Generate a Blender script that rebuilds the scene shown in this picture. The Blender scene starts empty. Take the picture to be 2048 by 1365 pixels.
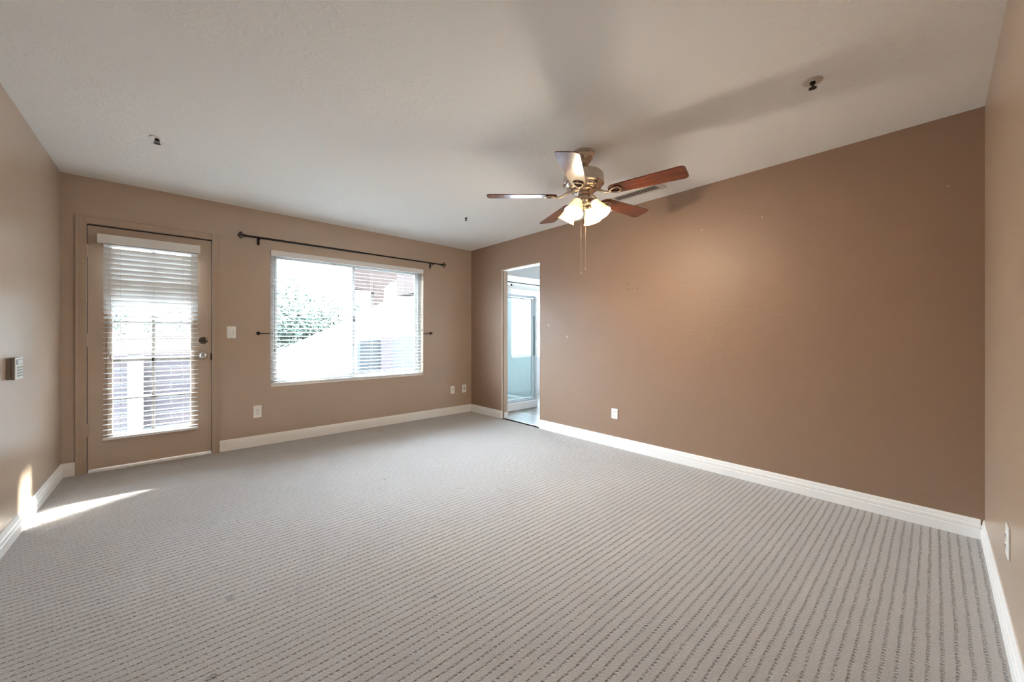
import bpy, bmesh, math, random
from mathutils import Vector, Matrix
random.seed(7)
PI = math.pi
S = bpy.context.scene
C = S.collection

# ------------------------------------------------------------------ camera, world, sun, exposure
YAW = 0.7314
CAM_H = 1.1331
cam = bpy.data.objects.new('camera', bpy.data.cameras.new('camera'))
C.objects.link(cam)
cam.location = (0, 0, CAM_H)
cam.rotation_euler = (PI/2, 0, -YAW)
cam.data.sensor_width = 36.0
cam.data.lens = 759.59/2048*36.0
cam.data.shift_y = (671.93-682.5)/2048
cam.data.clip_start = 0.02
S.camera = cam
S.view_settings.view_transform = 'Standard'
S.view_settings.look = 'None'
S.view_settings.exposure = 0.46
S.view_settings.gamma = 1.0
S.view_settings.use_curve_mapping = False
S.cycles.max_bounces = 14
S.cycles.diffuse_bounces = 9
S.cycles.glossy_bounces = 5
S.cycles.transparent_max_bounces = 24
S.cycles.sample_clamp_indirect = 12.0
S.cycles.use_denoising = True

SKY = 98.0
SUN_E = 110.0
BULB = 15.0
world = bpy.data.worlds.new('world'); S.world = world
world.use_nodes = True
bg = world.node_tree.nodes['Background']
bg.inputs[0].default_value = (0.70, 0.84, 1.0, 1)
wt = world.node_tree
w_co = wt.nodes.new('ShaderNodeTexCoord'); w_sx = wt.nodes.new('ShaderNodeSeparateXYZ'); w_mr = wt.nodes.new('ShaderNodeMapRange')
wt.links.new(w_co.outputs['Generated'], w_sx.inputs[0]); wt.links.new(w_sx.outputs['Z'], w_mr.inputs[0])
w_mr.inputs[1].default_value = 0.05; w_mr.inputs[2].default_value = 0.65; w_mr.inputs[3].default_value = SKY*0.10; w_mr.inputs[4].default_value = SKY
wt.links.new(w_mr.outputs[0], bg.inputs[1])      # thin bright haze near the horizon, brighter sky above

sun = bpy.data.objects.new('sun', bpy.data.lights.new('sun', 'SUN'))
C.objects.link(sun)
sun.data.energy = SUN_E
sun.data.color = (1.0, 0.96, 0.90)
sun.data.angle = math.radians(1.4)
SUNV = Vector((1.0, 0.57, 0.46)).normalized()      # towards the sun
sun.rotation_euler = SUNV.to_track_quat('Z', 'Y').to_euler()
sun.location = (8, 9, 5)

# sky portals over the glazed openings: they guide the sky light, they give none of their own
def portal(name, loc, sx, sy):
    l = bpy.data.lights.new(name, 'AREA'); l.shape = 'RECTANGLE'; l.size = sx; l.size_y = sy
    l.cycles.is_portal = True
    o = bpy.data.objects.new(name, l); C.objects.link(o)
    o.location = loc; o.rotation_euler = (-PI/2, 0, 0)   # shines towards -y
    return o
portal('portal_window', (1.664, 4.86, 1.32), 1.82, 1.48)
portal('portal_door', (-0.115, 4.86, 1.09), 0.62, 1.72)
portal('portal_bathroom', (5.0, 5.30, 1.35), 1.3, 1.35)

# ------------------------------------------------------------------ room numbers
XL, XR, YB, YN = -0.657, 3.358, 4.658, -0.184
CH, CS = 2.44, 0.0081
def ceil_z(x): return CH - CS*(x-XL)
WT = 0.13                 # outer wall
XR2 = XR+0.10             # partition to the bathroom
DX0, DX1, DZ1 = -0.519, 0.296, 2.055      # door hole
WX0, WX1, WZ0, WZ1 = 0.776, 2.556, 0.600, 2.036
OY0, OY1, OZ1 = 3.233, 3.956, 2.034       # opening to the bathroom

# ------------------------------------------------------------------ materials
def mat(name, col=(0.8, 0.8, 0.8), rough=0.5, metal=0.0, spec=0.5, **kw):
    m = bpy.data.materials.new(name); m.use_nodes = True
    b = m.node_tree.nodes['Principled BSDF']
    b.inputs['Base Color'].default_value = (*col, 1)
    b.inputs['Roughness'].default_value = rough
    b.inputs['Metallic'].default_value = metal
    b.inputs['Specular IOR Level'].default_value = spec
    for k, v in kw.items(): b.inputs[k].default_value = v
    return m
class N:
    """small node helper"""
    def __init__(s, m): s.t = m.node_tree; s.b = s.t.nodes['Principled BSDF']
    def n(s, typ, **kw):
        x = s.t.nodes.new(typ)
        for k, v in kw.items(): setattr(x, k, v)
        return x
    def l(s, a, b): s.t.links.new(a, b)
    def co(s, scale=(1, 1, 1)):
        g = s.n('ShaderNodeNewGeometry'); mp = s.n('ShaderNodeMapping'); mp.inputs['Scale'].default_value = scale
        s.l(g.outputs['Position'], mp.inputs['Vector']); return mp.outputs[0]
    def oco(s, scale=(1, 1, 1)):
        g = s.n('ShaderNodeTexCoord'); mp = s.n('ShaderNodeMapping'); mp.inputs['Scale'].default_value = scale
        s.l(g.outputs['Object'], mp.inputs['Vector']); return mp.outputs[0]
    def noise(s, vec, scale, detail=2.0, rough=0.5, dist=0.0):
        x = s.n('ShaderNodeTexNoise'); s.l(vec, x.inputs['Vector']); x.inputs['Scale'].default_value = scale
        x.inputs['Detail'].default_value = detail; x.inputs['Roughness'].default_value = rough; x.inputs['Distortion'].default_value = dist
        return x.outputs[0]
    def math(s, op, a, b=None, clamp=False):
        x = s.n('ShaderNodeMath', operation=op); x.use_clamp = clamp
        for i, v in enumerate((a, b)):
            if v is None: continue
            if isinstance(v, (int, float)): x.inputs[i].default_value = v
            else: s.l(v, x.inputs[i])
        return x.outputs[0]
    def ramp(s, fac, stops):
        x = s.n('ShaderNodeValToRGB'); s.l(fac, x.inputs[0]); e = x.color_ramp.elements
        while len(e) < len(stops): e.new(0.5)
        for i, (p, c) in enumerate(stops):
            e[i].position = p; e[i].color = (*c, 1) if len(c) == 3 else c
        return x.outputs[0]
    def mix(s, fac, a, b):
        x = s.n('ShaderNodeMix', data_type='RGBA')
        for i, v in ((0, fac), (6, a), (7, b)):
            if isinstance(v, (int, float)): x.inputs[i].default_value = v
            elif isinstance(v, tuple): x.inputs[i].default_value = (*v, 1)
            else: s.l(v, x.inputs[i])
        return x.outputs[2]
    def bump(s, h, strength=0.3, dist=0.01, normal=None):
        x = s.n('ShaderNodeBump'); x.inputs['Strength'].default_value = strength; x.inputs['Distance'].default_value = dist
        s.l(h, x.inputs['Height'])
        if normal is not None: s.l(normal, x.inputs['Normal'])
        s.l(x.outputs[0], s.b.inputs['Normal']); return x.outputs[0]
    def color(s, c): s.l(c, s.b.inputs['Base Color'])

def spot(nd, pos, p, r, soft=0.002):
    """1 inside a small mark of radius r around the point p"""
    d = nd.n('ShaderNodeVectorMath', operation='DISTANCE'); nd.l(pos, d.inputs[0]); d.inputs[1].default_value = p
    mr = nd.n('ShaderNodeMapRange'); nd.l(d.outputs['Value'], mr.inputs[0])
    mr.inputs[1].default_value = r+soft; mr.inputs[2].default_value = r; mr.inputs[3].default_value = 0; mr.inputs[4].default_value = 1
    return mr.outputs[0]

def wall_paint(name, col, rough, marks=(), spec=0.5):
    m = mat(name, col, rough, spec=spec)
    nd = N(m); p = nd.co()
    a = nd.noise(p, 55, 3, 0.55, 0.4); b = nd.noise(p, 14, 2, 0.5, 0.6)
    a2 = nd.ramp(a, [(0.42, (0, 0, 0)), (0.62, (1, 1, 1))])
    h = nd.math('ADD', nd.math('MULTIPLY', a2, 0.6), nd.math('MULTIPLY', b, 0.6))
    nd.bump(h, 0.13, 0.005)
    v = nd.noise(p, 1.7, 3, 0.6)
    c = nd.mix(v, tuple(x*0.96 for x in col), tuple(min(1, x*1.04) for x in col))
    for (pt, r, mc) in marks:
        c = nd.mix(spot(nd, p, pt, r), c, mc)
    nd.color(c)
    return m
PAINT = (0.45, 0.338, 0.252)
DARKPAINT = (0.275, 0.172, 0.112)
SP = (0.48, 0.42, 0.37); HOLE = (0.05, 0.035, 0.03)
M_wall = wall_paint('beige_paint', PAINT, 0.30, [((XL, 4.435, 0.232), 0.005, (0.85,)*3), ((XL, 4.43, 0.190), 0.009, (0.85,)*3)], 0.8)
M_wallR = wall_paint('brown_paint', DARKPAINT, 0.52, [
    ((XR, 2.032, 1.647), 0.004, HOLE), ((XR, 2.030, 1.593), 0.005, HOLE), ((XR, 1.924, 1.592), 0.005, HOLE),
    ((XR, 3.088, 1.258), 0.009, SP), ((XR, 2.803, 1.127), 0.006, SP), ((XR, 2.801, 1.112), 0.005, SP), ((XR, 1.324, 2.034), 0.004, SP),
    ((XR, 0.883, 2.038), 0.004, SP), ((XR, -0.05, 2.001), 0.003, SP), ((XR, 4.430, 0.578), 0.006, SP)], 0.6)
M_ceil = mat('white_ceiling', (0.90, 0.90, 0.89), 0.85, spec=0.2)
nd = N(M_ceil); p = nd.co()
big = nd.noise(p, 1.1, 2, 0.5, 0.3)
patch = nd.ramp(big, [(0.42, (0, 0, 0)), (0.58, (1, 1, 1))])
skip = nd.ramp(nd.noise(p, 17, 4, 0.55, 1.6), [(0.52, (0, 0, 0)), (0.56, (1, 1, 1))])
h = nd.math('ADD', nd.math('MULTIPLY', nd.math('MULTIPLY', skip, patch), 0.8), nd.math('MULTIPLY', nd.noise(p, 60, 2), 0.25))
nd.bump(h, 0.35, 0.006)
M_white = mat('white_trim_paint', (0.88, 0.87, 0.85), 0.35)
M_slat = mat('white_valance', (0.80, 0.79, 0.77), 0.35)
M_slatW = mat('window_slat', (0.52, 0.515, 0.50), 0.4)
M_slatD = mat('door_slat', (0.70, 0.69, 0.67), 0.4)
nd = N(M_slat)
M_cord = mat('grey_cord', (0.42, 0.42, 0.40), 0.8)
M_cordd = mat('dark_cord', (0.10, 0.11, 0.10), 0.8)
M_green = mat('green_tassel', (0.10, 0.16, 0.07), 0.6)
M_plastic = mat('white_plastic', (0.90, 0.89, 0.86), 0.3)
M_black = mat('black_metal', (0.010, 0.009, 0.008), 0.45, 0.0, 0.25)
M_dark = mat('dark_gap', (0.02, 0.017, 0.015), 0.9)
M_door = wall_paint('door_paint', (0.47, 0.36, 0.275), 0.32)
M_metal = mat('pewter_metal', (0.62, 0.53, 0.46), 0.22, 1.0)
nd = N(M_metal); nd.bump(nd.noise(nd.oco((1, 1, 30)), 40, 2), 0.05, 0.002)
M_chrome = mat('satin_nickel', (0.60, 0.58, 0.54), 0.28, 1.0)
M_dmetal = mat('aged_bronze', (0.13, 0.11, 0.085), 0.3, 1.0)
M_alu = mat('aluminium', (0.60, 0.64, 0.65), 0.3, 1.0)
M_vinyl = mat('pale_vinyl', (0.55, 0.55, 0.54), 0.4)
M_bath = mat('bathroom_white', (0.74, 0.75, 0.74), 0.5)
nd = N(M_bath); nd.bump(nd.noise(nd.co(), 50, 2), 0.1, 0.004)
M_tub = mat('shower_acrylic', (0.84, 0.85, 0.85), 0.2)

# clear glazing: a sheet that lets light straight through with a weak reflection
def clear_glass(name, tint, refl=0.08, rough=0.02):
    m = bpy.data.materials.new(name); m.use_nodes = True; t = m.node_tree; t.nodes.clear()
    o = t.nodes.new('ShaderNodeOutputMaterial'); tr = t.nodes.new('ShaderNodeBsdfTransparent'); tr.inputs[0].default_value = (*tint, 1)
    g = t.nodes.new('ShaderNodeBsdfGlossy'); g.inputs['Roughness'].default_value = rough
    lw_ = t.nodes.new('ShaderNodeLayerWeight'); pw = t.nodes.new('ShaderNodeMath'); pw.operation = 'POWER'; pw.inputs[1].default_value = 4.5
    f = t.nodes.new('ShaderNodeMath'); f.operation = 'MULTIPLY_ADD'; f.inputs[1].default_value = 0.5; f.inputs[2].default_value = refl*0.3
    t.links.new(lw_.outputs['Facing'], pw.inputs[0]); t.links.new(pw.outputs[0], f.inputs[0])
    mx = t.nodes.new('ShaderNodeMixShader')
    t.links.new(f.outputs[0], mx.inputs[0]); t.links.new(tr.outputs[0], mx.inputs[1]); t.links.new(g.outputs[0], mx.inputs[2]); t.links.new(mx.outputs[0], o.inputs[0])
    return m
M_glass = clear_glass('window_glass', (0.95, 0.97, 0.96))
M_shglass = clear_glass('shower_glass', (0.91, 0.965, 0.97))
# frosted bathroom pane
M_frost = bpy.data.materials.new('frosted_pane'); M_frost.use_nodes = True
t = M_frost.node_tree; t.nodes.clear()
o_ = t.nodes.new('ShaderNodeOutputMaterial'); a_ = t.nodes.new('ShaderNodeBsdfTranslucent'); a_.inputs[0].default_value = (0.9, 0.95, 1, 1)
t.links.new(a_.outputs[0], o_.inputs[0])

# carpet: cut pile rows with short grooves of lower loops between them, rows run along x
M_carpet = mat('patterned_carpet', (0.5, 0.44, 0.39), 0.95, spec=0.1)
M_carpet.node_tree.nodes['Principled BSDF'].inputs['Sheen Weight'].default_value = 0.6
nd = N(M_carpet)
g = nd.n('ShaderNodeNewGeometry')
wob = nd.n('ShaderNodeTexNoise'); wob.inputs['Scale'].default_value = 9.0; wob.inputs['Detail'].default_value = 2
nd.l(g.outputs['Position'], wob.inputs['Vector'])
sx = nd.n('ShaderNodeSeparateXYZ'); nd.l(g.outputs['Position'], sx.inputs[0])
fine = nd.noise(g.outputs['Position'], 300, 2, 0.7)
mid = nd.noise(g.outputs['Position'], 120, 2, 0.6)
wv = nd.math('MULTIPLY', nd.math('SUBTRACT', wob.outputs[0], 0.5), 0.010)
yy = nd.math('ADD', nd.math('ADD', sx.outputs['Y'], wv), nd.math('MULTIPLY', nd.math('SUBTRACT', mid, 0.5), 0.010))
PY, PX = 0.0350, 0.0190
row = nd.math('DIVIDE', yy, PY)
rowi = nd.math('FLOOR', row)
fy = nd.math('ABSOLUTE', nd.math('SUBTRACT', nd.math('FRACT', row), 0.5))       # 0 in the groove
xo = nd.math('FRACT', nd.math('MULTIPLY', rowi, 0.381))
xx = nd.math('ADD', nd.math('ADD', sx.outputs['X'], wv), nd.math('MULTIPLY', nd.math('SUBTRACT', fine, 0.5), 0.008))
fx = nd.math('ABSOLUTE', nd.math('SUBTRACT', nd.math('FRACT', nd.math('ADD', nd.math('DIVIDE', xx, PX), xo)), 0.5))
def mrange(v, a, b):
    x = nd.n('ShaderNodeMapRange'); nd.l(v, x.inputs[0]); x.inputs[1].default_value = a; x.inputs[2].default_value = b
    x.inputs[3].default_value = 0; x.inputs[4].default_value = 1; x.interpolation_type = 'SMOOTHSTEP'; return x.outputs[0]
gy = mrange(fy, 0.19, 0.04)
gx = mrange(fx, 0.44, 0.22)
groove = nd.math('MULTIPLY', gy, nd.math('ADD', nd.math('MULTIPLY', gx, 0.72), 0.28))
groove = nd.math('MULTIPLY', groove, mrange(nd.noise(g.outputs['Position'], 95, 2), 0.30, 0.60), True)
hh = nd.math('ADD', nd.math('MULTIPLY', groove, -1.0), nd.math('MULTIPLY', fine, 0.55))
hh = nd.math('ADD', hh, nd.math('MULTIPLY', mid, 0.35))
nd.bump(hh, 1.0, 0.006)
worn = nd.noise(g.outputs['Position'], 1.3, 4, 0.6, 0.5)
base = nd.mix(worn, (0.34, 0.302, 0.276), (0.46, 0.418, 0.388))
base = nd.mix(mrange(fine, 0.36, 0.56), nd.mix(0.33, base, (0.08, 0.065, 0.055)), base)
base = nd.mix(nd.math('MULTIPLY', mrange(fine, 0.60, 0.70), 0.5), base, (0.70, 0.67, 0.63))
base = nd.mix(nd.math('MULTIPLY', groove, 0.55), base, (0.09, 0.07, 0.055))  # groove shade put into the colour on top of the bump
for (pt, r) in [((0.19, 2.03, 0), 0.012), ((0.85, 1.45, 0), 0.010), ((0.10, 1.60, 0), 0.013), ((1.6, 2.35, 0), 0.010), ((1.25, 2.9, 0), 0.009)]:
    base = nd.mix(nd.math('MULTIPLY', spot(nd, g.outputs['Position'], pt, r, 0.006), nd.ramp(mid, [(0.45, (0, 0, 0)), (0.55, (1, 1, 1))])), base, (0.06, 0.05, 0.045))
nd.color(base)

# grey plank floor of the bathroom, boards run along y
M_plank = mat('grey_plank', (0.45, 0.44, 0.42), 0.35)
nd = N(M_plank); p = nd.co(); sx = nd.n('ShaderNodeSeparateXYZ'); nd.l(p, sx.inputs[0])
bx_ = nd.math('DIVIDE', sx.outputs['X'], 0.15); bi = nd.math('FLOOR', bx_)
wn = nd.n('ShaderNodeTexWhiteNoise', noise_dimensions='1D'); nd.l(bi, wn.inputs['W'])
gr = nd.noise(nd.co((30, 1.2, 1)), 1.0, 5, 0.6, 0.3)
c = nd.mix(wn.outputs[0], (0.30, 0.29, 0.27), (0.62, 0.61, 0.59))
c = nd.mix(nd.math('MULTIPLY', gr, 0.7), c, (0.16, 0.15, 0.14))
seam = nd.math('LESS_THAN', nd.math('FRACT', bx_), 0.03)
c = nd.mix(seam, c, (0.06, 0.055, 0.05)); nd.color(c)

# cherry blades
M_cherry = mat('cherry_wood', (0.16, 0.035, 0.012), 0.22, spec=0.6)
nd = N(M_cherry); gr = nd.noise(nd.oco((2.2, 34, 34)), 1.6, 5, 0.6, 0.8)
nd.color(nd.ramp(gr, [(0.25, (0.045, 0.009, 0.004)), (0.55, (0.13, 0.026, 0.009)), (0.8, (0.22, 0.05, 0.015))]))
nd.b.inputs['Coat Weight'].default_value = 0.6; nd.b.inputs['Coat Roughness'].default_value = 0.12

# lit lamp glass: glows white in the middle, amber at grazing edges
M_shade = mat('frosted_lamp_glass', (0.95, 0.86, 0.62), 0.3)
nd = N(M_shade)
lw = nd.n('ShaderNodeLayerWeight'); lw.inputs[0].default_value = 0.45
ec = nd.ramp(lw.outputs['Facing'], [(0.0, (1.0, 0.90, 0.66)), (0.40, (1.0, 0.74, 0.38)), (0.8, (0.75, 0.40, 0.11))])
nd.l(ec, nd.b.inputs['Emission Color']); nd.b.inputs['Emission Strength'].default_value = 1.5
M_bulb = mat('lit_bulb', (1, 1, 1), 0.5); nd = N(M_bulb)
nd.b.inputs['Emission Color'].default_value = (1.0, 0.82, 0.56, 1); nd.b.inputs['Emission Strength'].default_value = 30

# outdoors
def stucco(name, col):
    m = mat(name, col, 0.9, spec=0.1); nd = N(m); nd.bump(nd.noise(nd.co(), 45, 3), 0.3, 0.01); return m
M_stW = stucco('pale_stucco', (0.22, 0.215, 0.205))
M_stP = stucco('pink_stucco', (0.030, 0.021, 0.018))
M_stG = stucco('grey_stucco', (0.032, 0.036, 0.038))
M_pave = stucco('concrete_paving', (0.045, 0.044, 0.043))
M_brick = mat('pink_block', (0.45, 0.33, 0.33), 0.9)
nd = N(M_brick); bt = nd.n('ShaderNodeTexBrick'); nd.l(nd.co(), bt.inputs['Vector'])
mp = nd.n('ShaderNodeMapping'); mp.inputs['Rotation'].default_value = (PI/2, 0, 0)
g3 = nd.n('ShaderNodeNewGeometry'); nd.l(g3.outputs['Position'], mp.inputs['Vector']); nd.l(mp.outputs[0], bt.inputs['Vector'])
bt.inputs['Color1'].default_value = (0.05, 0.037, 0.038, 1); bt.inputs['Color2'].default_value = (0.038, 0.032, 0.038, 1); bt.inputs['Mortar'].default_value = (0.07, 0.068, 0.066, 1)
bt.inputs['Scale'].default_value = 1.0; bt.inputs['Brick Width'].default_value = 0.4; bt.inputs['Row Height'].default_value = 0.1; bt.inputs['Mortar Size'].default_value = 0.008
nd.color(bt.outputs[0])
M_railp = mat('pink_rail_paint', (0.045, 0.032, 0.027), 0.6)
M_bark = mat('bark', (0.12, 0.09, 0.07), 0.9)
def leafmat(name, a, b):
    m = mat(name, a, 0.6, spec=0.3); nd = N(m)
    v = nd.noise(nd.co(), 5, 3); nd.color(nd.mix(nd.ramp(v, [(0.35, (0, 0, 0)), (0.65, (1, 1, 1))]), a, b))
    return m
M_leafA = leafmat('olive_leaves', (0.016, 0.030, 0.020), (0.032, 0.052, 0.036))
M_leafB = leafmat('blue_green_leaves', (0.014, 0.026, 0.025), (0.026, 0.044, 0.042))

# ------------------------------------------------------------------ mesh helpers
def box(bm, x0, x1, y0, y1, z0, z1, M=None):
    vs = [bm.verts.new((x, y, z)) for x in (x0, x1) for y in (y0, y1) for z in (z0, z1)]
    if M is not None:
        for v in vs: v.co = M @ v.co
    for f in ((0, 1, 3, 2), (4, 6, 7, 5), (0, 4, 5, 1), (2, 3, 7, 6), (0, 2, 6, 4), (1, 5, 7, 3)):
        bm.faces.new([vs[i] for i in f])
    return vs
def rbox(bm, x0, x1, y0, y1, z0, z1, r=0.003, seg=2, M=None):
    """box with rounded edges"""
    b2 = bmesh.new(); box(b2, x0, x1, y0, y1, z0, z1)
    bmesh.ops.recalc_face_normals(b2, faces=b2.faces)
    bmesh.ops.bevel(b2, geom=list(b2.edges), offset=r, segments=seg, profile=0.5, affect='EDGES')
    if M is not None: bmesh.ops.transform(b2, matrix=M, verts=b2.verts)
    me = bpy.data.meshes.new('t'); b2.to_mesh(me); b2.free(); bm.from_mesh(me); bpy.data.meshes.remove(me)
def lathe(bm, prof, seg=32, M=None):
    rings = []
    for (r, z) in prof:
        if r < 1e-6: v = bm.verts.new((0, 0, z)); rings.append([v])
        else: rings.append([bm.verts.new((r*math.cos(2*PI*i/seg), r*math.sin(2*PI*i/seg), z)) for i in range(seg)])
    for a, b in zip(rings, rings[1:]):
        for i in range(seg):
            j = (i+1) % seg
            if len(a) == 1 and len(b) == 1: continue
            if len(a) == 1: bm.faces.new((a[0], b[i], b[j]))
            elif len(b) == 1: bm.faces.new((a[i], a[j], b[0]))
            else: bm.faces.new((a[i], a[j], b[j], b[i]))
    if M is not None:
        for R in rings:
            for v in R: v.co = M @ v.co
def tube(bm, pts, r, seg=10, cap=True):
    pts = [Vector(p) for p in pts]; rings = []; up = None
    for i, p in enumerate(pts):
        d = ((pts[min(i+1, len(pts)-1)]-pts[max(i-1, 0)])).normalized()
        if up is None:
            up = Vector((0, 0, 1)) if abs(d.z) < 0.9 else Vector((1, 0, 0))
        a = d.cross(up).normalized(); b = a.cross(d).normalized(); up = b
        rr = r[i] if isinstance(r, (list, tuple)) else r
        rings.append([bm.verts.new(p+rr*(math.cos(2*PI*k/seg)*a+math.sin(2*PI*k/seg)*b)) for k in range(seg)])
    for a, b in zip(rings, rings[1:]):
        for k in range(seg): bm.faces.new((a[k], a[(k+1) % seg], b[(k+1) % seg], b[k]))
    if cap: bm.faces.new(rings[0]); bm.faces.new(rings[-1])
def prism(bm, poly, h0, h1, fn):
    """poly of 2-D points extruded from h0 to h1; fn(a, b, h) -> point"""
    A = [bm.verts.new(fn(a, b, h0)) for a, b in poly]; B = [bm.verts.new(fn(a, b, h1)) for a, b in poly]
    n = len(poly)
    for i in range(n): bm.faces.new((A[i], A[(i+1) % n], B[(i+1) % n], B[i]))
    bm.faces.new(A); bm.faces.new(B)
def link(name, bm, m, parent=None, smooth=False, angle=35):
    bmesh.ops.recalc_face_normals(bm, faces=bm.faces)
    me = bpy.data.meshes.new(name); bm.to_mesh(me); bm.free()
    me.materials.append(m)
    o = bpy.data.objects.new(name, me); C.objects.link(o)
    if smooth:
        for p in me.polygons: p.use_smooth = True
        md = o.modifiers.new('smooth', 'EDGE_SPLIT'); md.split_angle = math.radians(angle)
    if parent:
        o.parent = parent
        o.matrix_parent_inverse = Matrix.Translation(-parent.location) if parent.type == 'EMPTY' and not parent.parent else Matrix()
    return o
def part(name, bm, m, parent, **k):
    """geometry given in world coordinates below a thing whose Empty is only translated"""
    return link(name, bm, m, parent, **k)
def sub(name, bm, m, parent, **k):
    o = link(name, bm, m, None, **k); o.parent = parent; return o
def struct(o): o['kind'] = 'structure'; return o
def thing(name, label, cat, loc, group=None):
    o = bpy.data.objects.new(name, None); C.objects.link(o); o.location = loc; o.empty_display_size = 0.1
    o['label'] = label; o['category'] = cat
    if group: o['group'] = group
    return o
def tag(o, label, cat, group=None):
    o['label'] = label; o['category'] = cat
    if group: o['group'] = group
    return o
B = bmesh.new

# ------------------------------------------------------------------ room shell
def wall_cells(bm, axis, d0, d1, us, zs, holes):
    for i in range(len(us)-1):
        for j in range(len(zs)-1):
            if (i, j) in holes: continue
            if axis == 'y': box(bm, us[i], us[i+1], d0, d1, zs[j], zs[j+1])
            else: box(bm, d0, d1, us[i], us[i+1], zs[j], zs[j+1])
TOP = 2.50
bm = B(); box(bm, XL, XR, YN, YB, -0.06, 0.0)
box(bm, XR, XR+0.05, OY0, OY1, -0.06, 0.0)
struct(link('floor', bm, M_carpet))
bm = B()
vs = [bm.verts.new(v) for v in ((XL-0.1, YN-0.1, ceil_z(XL-0.1)), (XR+0.1, YN-0.1, ceil_z(XR+0.1)), (XR+0.1, YB+WT, ceil_z(XR+0.1)), (XL-0.1, YB+WT, ceil_z(XL-0.1)))]
ws = [bm.verts.new((v.co.x, v.co.y, 2.62)) for v in vs]
bm.faces.new(vs); bm.faces.new(ws)
for i in range(4): bm.faces.new((vs[i], vs[(i+1) % 4], ws[(i+1) % 4], ws[i]))
struct(link('ceiling', bm, M_ceil))
def ctop(x): return ceil_z(x)
# back wall with door and window holes
bm = B()
wall_cells(bm, 'y', YB, YB+WT, [XL-0.1, DX0, DX1, WX0, WX1, XR+0.1], [-0.06, 0.0, WZ0, WZ1, DZ1, 2.56], {(1, 1), (1, 2), (1, 3), (3, 2)})
struct(link('wall_back', bm, M_wall))
bm = B(); box(bm, XL-0.1, XL, YN-0.1, YB, -0.06, 2.56); struct(link('wall_left', bm, M_wall))
bm = B(); box(bm, XL, XR+0.1, YN-0.1, YN, -0.06, 2.56); struct(link('wall_front', bm, M_wall))
bm = B()
wall_cells(bm, 'x', XR, XR2, [YN, OY0, OY1, YB], [-0.06, 0.0, OZ1, 2.56], {(1, 1)})
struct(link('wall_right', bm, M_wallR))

# baseboards
BH, BT = 0.108, 0.015
BPROF = [(0, 0), (BT, 0), (BT, 0.052), (BT-0.003, 0.055), (BT-0.003, 0.059), (BT-0.001, 0.062), (BT-0.002, 0.078), (BT-0.006, 0.082), (BT-0.006, 0.087), (BT-0.007, 0.097), (BT-0.011, BH), (0, BH)]
def baseboard(name, p0, p1, nrm, m=M_white):
    p0, p1, nrm = Vector((*p0, 0)), Vector((*p1, 0)), Vector((*nrm, 0))
    bm = B()
    prism(bm, BPROF, 0, 1, lambda a, b, h: p0.lerp(p1, h)+nrm*a+Vector((0, 0, b)))
    return struct(link(name, bm, m))
baseboard('baseboard_left', (XL, YN), (XL, YB), (1, 0))
baseboard('baseboard_back', (0.352, YB), (XR, YB), (0, -1))
baseboard('baseboard_back', (XL, YB), (-0.579, YB), (0, -1))
baseboard('baseboard_right', (XR, YN+BT), (XR, OY0), (-1, 0))
baseboard('baseboard_right', (XR, OY1-0.012), (XR, YB-BT), (-1, 0))
baseboard('baseboard_front', (XL+BT, YN), (XR, YN), (0, 1))
baseboard('baseboard_right', (XR+0.035, OY1), (XR2+0.006, OY1), (0, -1))
baseboard('baseboard_right', (XR-0.002, OY0), (XR2, OY0), (0, 1))

# pocket-door opening: split jamb with a dark slot and a white track overhead
bm = B(); box(bm, XR-0.001, XR+0.022, OY1-0.010, OY1, 0.0, OZ1)
box(bm, XR+0.034, XR2, OY1-0.010, OY1, 0.0, OZ1)
box(bm, XR-0.001, XR+0.022, OY0, OY1-0.01, OZ1-0.010, OZ1)
struct(link('trim_1', bm, M_door))
bm = B(); box(bm, XR+0.022, XR+0.034, OY1-0.002, OY1, 0.0, OZ1); struct(link('trim_2', bm, M_dark))
bm = B(); box(bm, XR+0.030, XR+0.052, OY0, OY1-0.012, OZ1-0.012, OZ1); box(bm, XR+0.060, XR2, OY0, OY1-0.012, OZ1-0.012, OZ1)
struct(link('trim_3', bm, M_white))

# ------------------------------------------------------------------ patio door
# casing with flutes
def casing(bm, horizontal, u0, u1, a0, a1):
    """flutes run along the a-axis; (u0,u1) is the width across"""
    w = u1-u0; n = 5
    prof = [(0, 0), (0, 0.017), (0.003, 0.020), (0.006, 0.016)]
    for i in range(n):
        c = u0*0+w*(0.16+0.68*(i+0.5)/n); hw = w*0.68/n*0.5
        prof += [(c-hw*0.8, 0.016), (c-hw*0.4, 0.0143), (c+hw*0.4, 0.0143), (c+hw*0.8, 0.016)]
    prof += [(w-0.006, 0.016), (w-0.003, 0.020), (w, 0.017), (w, 0)]
    if horizontal: prism(bm, prof, a0, a1, lambda p, q, h: Vector((h, YB-q, u0+p)))
    else: prism(bm, prof, a0, a1, lambda p, q, h: Vector((u0+p, YB-q, h)))
bm = B(); casing(bm, False, -0.578, -0.516, 0, 2.116); casing(bm, False, 0.292, 0.351, 0, 2.116); casing(bm, True, 2.055, 2.116, -0.516, 0.292)
struct(link('trim_4', bm, M_door))
bm = B()      # jamb and stop lining the hole
box(bm, DX0, DX0+0.0055, YB, YB+WT, 0, DZ1); box(bm, DX1-0.0055, DX1, YB, YB+WT, 0, DZ1); box(bm, DX0+0.0055, DX1-0.0055, YB, YB+WT, DZ1-0.006, DZ1)
struct(link('trim_5', bm, M_dark))
bm = B(); rbox(bm, DX0+0.009, DX1-0.009, YB-0.022, YB+WT, 0.0, 0.020, 0.004); struct(link('trim_6', bm, M_white))

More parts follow.
